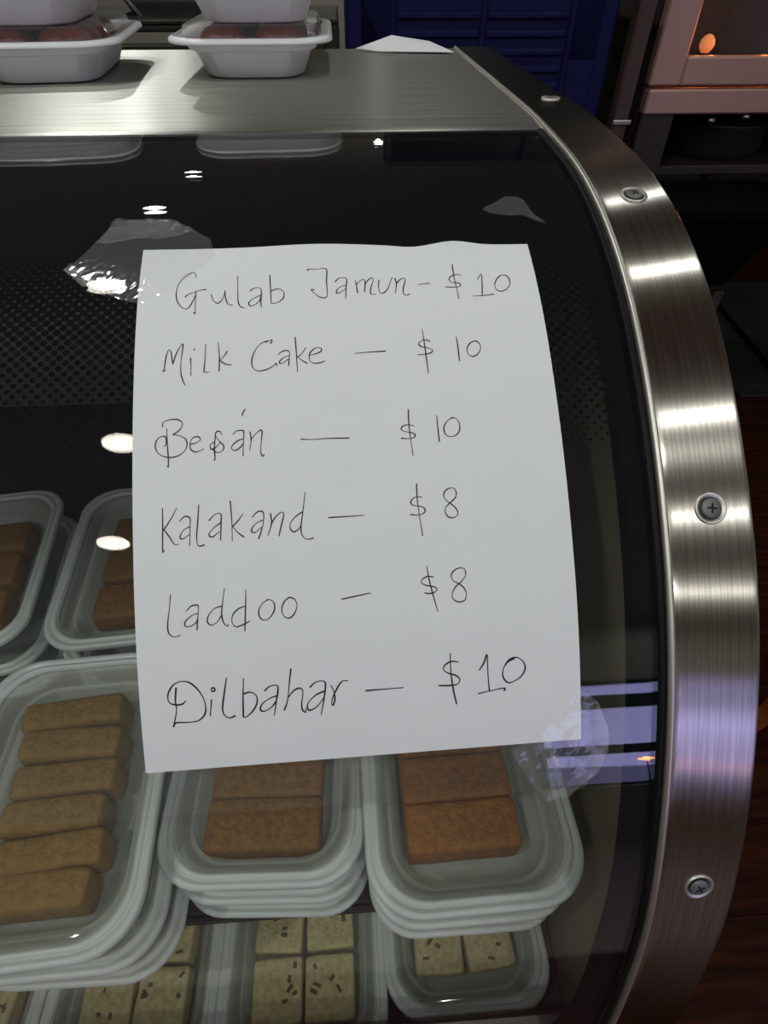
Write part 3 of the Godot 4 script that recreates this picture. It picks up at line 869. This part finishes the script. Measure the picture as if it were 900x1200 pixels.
func boxes_in_case() -> void:
	var g := "lidded sweet boxes on the upper shelf"
	var rng := RandomNumberGenerator.new()
	rng.seed = 9
	# front stacks: [x, z, turn, tub height, pitch, words]
	var stacks := [
		[-0.385, 0.322, 0.05, 0.0455, 0.0495, "front left stack of brown slabs"],
		[-0.2305, 0.2795, -0.035, 0.0355, 0.0397, "middle stack under the price list"],
		[-0.0775, 0.3080, 0.02, 0.0432, 0.0459, "right stack beside the steel band"],
		[-0.385, 0.0760, 0.07, 0.0400, 0.0440, "stack behind the front left one"],
		[-0.562, 0.0800, 0.12, 0.0400, 0.0440, "stack at the far left edge behind"],
	]
	var word := ["lowest", "second", "topmost"]
	var offsets := [[0.007, -0.004], [0.004, -0.002], [0.0, 0.0]]
	for i in stacks.size():
		var k: Array = stacks[i]
		for n in 3:
			var dx: float = offsets[n][0] * (1.0 if i == 0 else (0.6 if i == 1 else 0.35))
			var dz: float = offsets[n][1]
			if i == 1:
				dz = [0.002, 0.001, 0.0][n]
			var o := takeaway_box("%s lidded box of the %s" % [word[n].capitalize(), k[5]], Vector3(k[0] + dx, SHELF_Y + n * k[4], k[1] + dz), k[2] - (2 - n) * 0.03 * (1.0 if i == 0 else 0.3), k[3], g)
			if n < 2:
				continue
			var hh: float = k[3]
			match i:
				0:
					var zs := [-0.064, -0.0375, -0.011, 0.0155, 0.042, 0.0655]
					var places := ["at the far end", "second from the far end", "third from the far end", "third from the near end", "second from the near end", "at the near end"]
					for q in 6:
						var m := lump(Vector3(0.076 + rng.randf() * 0.006, hh - 0.012, 0.0255), 0.006, 0.0011, 40 + q)
						sweet("besan_slab", "Brown crumbly slab %s of the front left box" % places[q], m, M.besan, o, Vector3(-0.004 + rng.randf_range(-0.004, 0.004), (hh - 0.012) / 2.0 + 0.0045 + (0.004 if q < 2 else 0.0), zs[q]), rng.randf_range(-0.05, 0.05), "brown slabs in the front left box")
				1:
					var zs := [-0.053, -0.0175, 0.018, 0.0535]
					var places := ["farthest back", "second from the far end", "second from the near end", "nearest the front"]
					for q in 4:
						var m := lump(Vector3(0.090, hh - 0.009, 0.0385), 0.004, 0.0008, 60 + q)
						sweet("besan_slab", "Toffee brown slab %s of the middle box" % places[q], m, M.dark_besan, o, Vector3(-0.001, (hh - 0.009) / 2.0 + 0.0042, zs[q] * 1.09 + 0.008), 0.0, "toffee brown slabs in the middle box")
				2:
					var zs := [-0.053, -0.0175, 0.018, 0.0535]
					var places := ["farthest back", "second from the far end", "second from the near end", "nearest the front"]
					for q in 4:
						var m := lump(Vector3(0.086, hh - 0.012, 0.0352), 0.004, 0.0008, 70 + q)
						sweet("orange_slab", "Orange brown slab %s of the right box" % places[q], m, M.orange_cake, o, Vector3(-0.004, (hh - 0.012) / 2.0 + 0.0042, zs[q]), 0.0, "orange brown slabs in the right box")
				_:
					for q in 3:
						var m := lump(Vector3(0.084, hh - 0.014, 0.044), 0.005, 0.001, 80 + i * 5 + q)
						sweet("besan_slab", "Dark brown slab %s of the %s" % [["at the far end", "in the middle", "at the near end"][q], k[5]], m, M.dark_besan, o, Vector3(0, (hh - 0.014) / 2.0 + 0.0042, -0.052 + q * 0.05), 0.0, "dark brown slabs in the back boxes")
	# pale sweets on the lower deck
	g = "boxes of pale sweets on the lower deck"
	var cols := [[-0.3765, "left"], [-0.2195, "middle"], [-0.0650, "right"], [-0.5340, "far left"]]
	for i in cols.size():
		var x: float = cols[i][0]
		var o := takeaway_box("%s box of pale pistachio squares on the lower deck" % cols[i][1].capitalize(), Vector3(x, DECK_Y, 0.372 - (0.028 if i == 2 else 0.0)), [0.0, 0.0, 0.02, -0.02][i], 0.036, g)
		for r in 3:
			for c in 2:
				var size := Vector3(0.0465, 0.025, 0.050)
				var piece := sweet("pale_square", "Pale pistachio-flecked square, %s row %s side, in the %s lower box" % [["far", "middle", "near"][r], ["left", "right"][c], cols[i][1]], lump(size, 0.0035, 0.0008, 100 + i * 10 + r * 2 + c), M.milk_sweet, o, Vector3(-0.0246 + c * 0.0492, 0.0168 + rng.randf() * 0.003, -0.054 + r * 0.0535), rng.randf_range(-0.06, 0.06), "pale pistachio squares on the lower deck")
				var st := begin()
				for f in 5:
					var p := Vector3(rng.randf_range(-0.017, 0.017), 0.0127, rng.randf_range(-0.018, 0.018))
					cbox(st, p, Vector3(rng.randf_range(0.003, 0.008), 0.0012, rng.randf_range(0.002, 0.004)), 0.0004, Basis(Vector3.UP, rng.randf() * TAU))
				var fl := obj("pistachio_flakes", finish(st), M.pistachio, piece)
				fl.set_meta("kind", "stuff")

func boxes_on_top() -> void:
	var g := "white boxes stacked on the worktop"
	var h := 0.033
	for i in 2:
		var x: float = [-0.4370, -0.2335][i]
		var z: float = [-0.2720, -0.2930][i]
		var turn: float = [0.105, 0.01][i]
		for n in 2:
			var where: String = ["left", "right"][i]
			var o := takeaway_box("%s white box of red sweets in the %s stack on the worktop" % [["Lower", "Upper"][n], where], Vector3(x + (0.004 * n if i == 1 else -0.012 * n), n * 0.0415, z - 0.004 * n), turn + 0.02 * n, h, g)
			for r in 4:
				for c in 2:
					sweet("gulab_jamun", "Dark red sweet ball in the %s box of the %s worktop stack, row %s %s" % [["lower", "upper"][n], where, ["nearest", "second", "third", "farthest"][r], ["left", "right"][c]], lump(Vector3(0.049, 0.0335, 0.040), 0.0165, 0.0006, 200 + r * 2 + c, 8), M.gulab, o, Vector3(-0.0262 + c * 0.0524, 0.0232, 0.066 - r * 0.0435), 0.0, "red sweet balls in the worktop boxes")
	# folded price tag lying on the worktop's back corner
	var t := thing("paper_tag", "small creased white paper tag lying on the worktop's back right corner", "paper tag")
	var st := begin()
	st.set_smooth_group(-1)
	var a := Vector3(-0.128, 0.001, -0.425)
	var b := Vector3(-0.083, 0.0150, -0.412)
	var c2 := Vector3(-0.058, 0.001, -0.392)
	var d := Vector3(-0.100, 0.001, -0.398)
	var e := Vector3(-0.034, 0.0075, -0.430)
	var f := Vector3(-0.008, 0.0012, -0.384)
	for up: float in [0.0, 0.0004]:
		var v := Vector3(0, up, 0)
		quad(st, a + v, b + v, d + v, a + v)
		quad(st, b + v, c2 + v, d + v, d + v)
		quad(st, b + v, e + v, f + v, c2 + v)
	obj("sheet", finish(st), M.paper, t)
	st = begin()
	for k in 2:
		var m := b.lerp(e, 0.3 + 0.35 * k).lerp(c2.lerp(f, 0.3 + 0.35 * k), 0.45)
		cbox(st, m + Vector3(0, 0.0009, 0), Vector3(0.006, 0.0004, 0.0016), 0.0001, Basis(Vector3.BACK, -0.08))
	obj("pink_mark", finish(st), M.pink_ink, t)

# ---------------------------------------------------------------- behind and beside the case
func crate(label: String, at: Vector3) -> void:
	var o := thing("storage_crate", label, "crate", at, 0.0, "navy blue storage crates")
	var w := 0.60
	var h := 0.39
	var d := 0.40
	var st := begin()
	cbox(st, Vector3(0, 0.006, -d / 2), Vector3(w - 0.02, 0.012, d - 0.02), 0.003)
	for s: float in [-1.0, 1.0]:
		cbox(st, Vector3(s * (w / 2 - 0.012), h / 2, -d / 2), Vector3(0.012, h - 0.02, d - 0.02), 0.003)
	cbox(st, Vector3(0, h / 2, -d + 0.012), Vector3(w - 0.024, h - 0.02, 0.012), 0.003)
	# front wall left open at the two hand slots
	var zf := -0.014
	cbox(st, Vector3(0, h / 2, zf), Vector3(0.40, h - 0.02, 0.010), 0.002)
	for s: float in [-1.0, 1.0]:
		cbox(st, Vector3(s * 0.276, h / 2, zf), Vector3(0.030, h - 0.02, 0.012), 0.002)
		cbox(st, Vector3(s * 0.230, 0.115, zf), Vector3(0.064, 0.22, 0.010), 0.002)
		cbox(st, Vector3(s * 0.230, h - 0.014, zf), Vector3(0.064, 0.02, 0.010), 0.002)
	obj("body", finish(st), M.crate_blue, o)
	st = begin()
	cbox(st, Vector3(0, h - 0.014, -0.006), Vector3(w, 0.028, 0.016), 0.004)
	cbox(st, Vector3(0, h - 0.014, -d + 0.006), Vector3(w, 0.028, 0.012), 0.004)
	for s: float in [-1.0, 1.0]:
		cbox(st, Vector3(s * (w / 2 - 0.006), h - 0.014, -d / 2), Vector3(0.012, 0.028, d), 0.004)
	obj("rim", finish(st), M.crate_blue, o)
	for k in 9:
		var rb := obj("rib", box(Vector3(0.176, 0.012, 0.010), Vector3.ZERO, 0.003), M.crate_blue, o)
		rb.position = Vector3(-0.096, 0.055 + k * 0.031, -0.007)
		rb = obj("rib", box(Vector3(0.176, 0.012, 0.010), Vector3.ZERO, 0.003), M.crate_blue, o)
		rb.position = Vector3(0.096, 0.055 + k * 0.031, -0.007)
	for x: float in [-0.194, 0.0, 0.194]:
		obj("upright_rib", box(Vector3(0.012, 0.33, 0.012), Vector3(x, 0.19, -0.008), 0.003), M.crate_blue, o)

func surroundings() -> void:
	for k in 3:
		crate("Navy blue ribbed plastic crate, %s of the stack behind the case" % ["lowest", "middle", "topmost"][k], Vector3(0.165, FLOOR_Y + k * 0.392, -1.095))
	# steel oven with a glass door
	var z := -1.10
	var o := thing("steel_oven", "stainless oven with glass door standing right of the blue crates", "oven", Vector3(0.56, FLOOR_Y, z))
	var Y := -FLOOR_Y
	var st := begin()
	cbox(st, Vector3(0.48, Y + 0.16, -0.59), Vector3(0.96, 0.98, 0.02))
	cbox(st, Vector3(0.01, Y + 0.16, -0.30), Vector3(0.02, 0.98, 0.56))
	cbox(st, Vector3(0.95, Y + 0.16, -0.30), Vector3(0.02, 0.98, 0.56))
	cbox(st, Vector3(0.48, Y + 0.64, -0.30), Vector3(0.96, 0.02, 0.56))
	cbox(st, Vector3(0.48, Y - 0.318, -0.30), Vector3(0.96, 0.02, 0.56))
	cbox(st, Vector3(0.48, Y - 0.15, -0.30), Vector3(0.92, 0.02, 0.56))
	obj("body", finish(st), M.oven_dark, o)
	st = begin()
	cbox(st, Vector3(0.037, Y + 0.248, -0.005), Vector3(0.074, 0.77, 0.03), 0.004)
	cbox(st, Vector3(0.923, Y + 0.248, -0.005), Vector3(0.074, 0.77, 0.03), 0.004)
	cbox(st, Vector3(0.48, Y - 0.110, -0.005), Vector3(0.812, 0.054, 0.03), 0.004)
	cbox(st, Vector3(0.48, Y + 0.603, -0.005), Vector3(0.812, 0.06, 0.03), 0.004)
	var door := obj("oven_door", finish(st), M.warm_steel, o)
	obj("door_glass", span(0.074, 0.886, Y - 0.083, Y + 0.573, -0.012, -0.008, 0.0005), M.glass, door)
	obj("front_rail", span(0.004, 0.956, Y - 0.192, Y - 0.143, -0.02, 0.012, 0.004), M.warm_steel, o)
	obj("stile", span(0.004, 0.085, Y - 0.328, Y - 0.193, -0.02, 0.006, 0.003), M.oven_dark, o)
	for q: Array in [[0.20, Y - 0.212], [0.285, Y - 0.205]]:
		var kn := obj("knob", lathe([Vector2(0.011, 0.0), Vector2(0.011, 0.016), Vector2(0.008, 0.022), Vector2(0.001, 0.023)], 20), M.foil, o)
		kn.transform = Transform3D(Basis(Vector3.RIGHT, PI / 2), Vector3(q[0], q[1], -0.05))
		obj("knob_bar", span(q[0] - 0.012, q[0] + 0.012, q[1] - 0.006, q[1] + 0.006, -0.30, -0.05, 0.002), M.rack_metal, o)
	for x: float in [0.04, 0.26]:
		for zz: float in [-0.05, -0.55]:
			obj("leg", span(x - 0.02, x + 0.02, 0.0, Y - 0.328, zz - 0.02, zz + 0.02), M.black_metal, o)
	for k in 3:
		var x: float = [0.165, 0.335, 0.60][k]
		var b := thing("heat_bulb", "small orange heat bulb glowing behind the oven door, %s" % ["nearest the crates", "in the middle", "farthest right"][k], "light bulb", Vector3(0.56 + x, -0.072 + 0.012 * k, z - 0.10), 0.0, "orange heat bulbs in the oven")
		obj("bulb", lathe([Vector2(0.002, -0.018), Vector2(0.009, -0.015), Vector2(0.015, -0.008), Vector2(0.017, 0.0), Vector2(0.015, 0.009), Vector2(0.009, 0.016), Vector2(0.002, 0.019)], 20), M.warm_glow, b)
		obj("socket", lathe([Vector2(0.012, -0.068), Vector2(0.012, -0.016)], 16), M.rack_metal, b)
		var l := OmniLight3D.new()
		l.name = "lamp_light"
		l.light_color = Color(1.0, 0.55, 0.28)
		l.light_energy = 0.02
		l.light_size = 0.02
		l.shadow_enabled = true
		b.add_child(l)
	# dark pot in the oven's lower bay
	var pot := thing("cooking_pot", "dark round cooking pot in the bay under the oven door", "pot", Vector3(0.845, -0.308, z - 0.16))
	obj("body", lathe([Vector2(0.105, 0.0), Vector2(0.125, 0.02), Vector2(0.128, 0.075), Vector2(0.132, 0.078), Vector2(0.132, 0.083), Vector2(0.122, 0.082), Vector2(0.118, 0.02), Vector2(0.001, 0.012)], 40), M.dark_grey, pot)
	obj("pot_lid", lathe([Vector2(0.121, 0.083), Vector2(0.10, 0.096), Vector2(0.05, 0.104), Vector2(0.001, 0.106)], 40, false, false), M.dark_grey, pot)
	# narrow steel post between crates and oven
	var post := thing("steel_post", "narrow brownish steel post between the crates and the oven", "post", Vector3(0.503, FLOOR_Y, z + 0.02))
	obj("channel", span(-0.018, 0.018, 0.0, 1.9, -0.02, 0.02, 0.004), M.brown_metal, post)
	obj("cap_rail", span(-0.022, 0.022, 0.895, 0.905, 0.02, 0.028, 0.002), M.plain_steel, post)
	# black tub on a bench in front of the oven
	var bench := thing("steel_bench", "low dark bench carrying the black tapered tub", "bench", Vector3(0.63, FLOOR_Y, -0.95))
	obj("bench_top", span(-0.15, 0.172, 0.575, 0.595, -0.085, 0.085, 0.003), M.black_metal, bench)
	for x: float in [-0.13, 0.155]:
		for zz: float in [-0.07, 0.07]:
			obj("leg", span(x - 0.013, x + 0.013, 0.0, 0.575, zz - 0.013, zz + 0.013, 0.003), M.brown_metal if x > 0 else M.black_metal, bench)
	var tub := thing("black_tub", "black plastic tub with flared sides on the bench below the oven", "tub", Vector3(0.63, FLOOR_Y + 0.595, -0.935))
	obj("body", loft([[0.16, 0.08, 0.02, 0.0], [0.245, 0.105, 0.025, 0.16], [0.262, 0.115, 0.03, 0.162], [0.262, 0.115, 0.03, 0.174], [0.245, 0.105, 0.025, 0.174], [0.155, 0.075, 0.02, 0.006]], true, true, [1, 2, 3, 4]), M.black_plastic, tub)
	obj("tub_lid", loft([[0.240, 0.100, 0.025, 0.1745], [0.266, 0.119, 0.03, 0.1745], [0.266, 0.119, 0.03, 0.181], [0.255, 0.108, 0.028, 0.183]], true, true, [1, 2]), M.black_plastic, tub)
	# slatted rack with a foil tray, behind the worktop
	var rack := thing("metal_rack", "dark slatted metal rack behind the white boxes on the worktop", "rack", Vector3(-0.45, FLOOR_Y, -1.10))
	for x: float in [-0.30, 0.29]:
		for zz: float in [0.0, -0.36]:
			obj("upright", span(x - 0.015, x + 0.015, 0.0, 1.075, zz - 0.015, zz + 0.015, 0.003), M.rack_metal, rack)
	for k in 7:
		obj("slat", span(-0.285, 0.275, 1.075 - 0.032 * k - 0.012, 1.075 - 0.032 * k, -0.010, 0.014, 0.003), M.rack_metal, rack)
	obj("rack_shelf", span(-0.315, 0.305, 1.075, 1.083, -0.375, 0.015, 0.002), M.rack_metal, rack)
	var tray := thing("foil_tray", "crinkled foil tray on top of the slatted rack", "tray", Vector3(-0.47, FLOOR_Y + 1.083, -1.25))
	st = begin()
	var rows := []
	var rg := RandomNumberGenerator.new()
	rg.seed = 3
	for d: Array in [[0.12, 0.07, 0.0], [0.15, 0.10, 0.05], [0.165, 0.115, 0.052], [0.165, 0.115, 0.046]]:
		var ring := rrect(d[0], d[1], 0.02, d[2], 6)
		for i in ring.size():
			ring[i] += Vector3(rg.randf_range(-1, 1), rg.randf_range(0.0, 1) if d[2] > 0 else 0.0, rg.randf_range(-1, 1)) * 0.004
		rows.append(ring)
	sheet(st, rows, true, true, -1)
	fan(st, rows[0])
	obj("body", finish(st), M.foil, tray)
	# dark cabinet against the back
	var cab := thing("dark_cabinet", "tall dark grey cabinet at the back behind the oven", "cabinet", Vector3(1.6, FLOOR_Y, -3.0))
	obj("carcass", span(-1.5, 1.38, 0.0, 2.4, -0.4, 0.0, 0.004), M.dark_grey, cab)
	for k in 4:
		var dr := obj("cabinet_door", span(-1.49 + k * 0.72, -1.49 + k * 0.72 + 0.70, 0.06, 2.36, 0.001, 0.02, 0.003), M.dark_grey, cab)
		obj("handle", span(-1.49 + k * 0.72 + 0.62, -1.49 + k * 0.72 + 0.64, 0.9, 1.2, 0.02, 0.045, 0.003), M.rack_metal, dr)
	# rubber mat with a cable and a wooden stool
	var mt := obj("rubber_mat", box(Vector3(1.2, 0.012, 0.98), Vector3(0, 0.006, 0), 0.004), M.mat_rubber)
	mt.position = Vector3(1.88, FLOOR_Y, -1.72)
	tag(mt, "dark grey rubber mat on the wooden floor right of the case", "mat")
	var cable := begin()
	var pts := [Vector3(1.58, 0, -2.19), Vector3(1.553, 0, -2.06), Vector3(1.529, 0, -1.86), Vector3(1.512, 0, -1.685), Vector3(1.483, 0, -1.42), Vector3(1.45, 0, -1.26)]
	var rings := []
	for i in pts.size():
		var p: Vector3 = pts[i]
		var dir: Vector3 = (pts[mini(i + 1, pts.size() - 1)] - pts[maxi(i - 1, 0)]).normalized()
		var side := dir.cross(Vector3.UP).normalized()
		var ring := PackedVector3Array()
		for q in 12:
			var t := TAU * q / 12.0
			ring.append(p + side * 0.009 * cos(t) + Vector3.UP * (0.009 * sin(t) + 0.009))
		rings.append(ring)
	sheet(cable, rings, true)
	var cb := obj("power_cable", finish(cable), M.black_plastic)
	cb.position = Vector3(0, FLOOR_Y + 0.012, 0)
	tag(cb, "black cable lying across the dark grey rubber mat", "cable")
	var stool := thing("wooden_stool", "small orange-brown wooden stool on the floor right of the steel band", "stool", Vector3(0.80, FLOOR_Y, 0.02), 0.35)
	obj("seat", box(Vector3(0.26, 0.035, 0.20), Vector3(0, 0.20, 0), 0.006), M.wood_light, stool)
	for x: float in [-0.1, 0.1]:
		for zz: float in [-0.07, 0.07]:
			obj("leg", box(Vector3(0.03, 0.183, 0.03), Vector3(x, 0.0915, zz), 0.004), M.wood_light, stool)

func _ready() -> void:
	make_profile()
	materials()
	camera_and_light()
	room()
	display_case()
	boxes_in_case()
	boxes_on_top()
	price_list()
	tapes()
	surroundings()
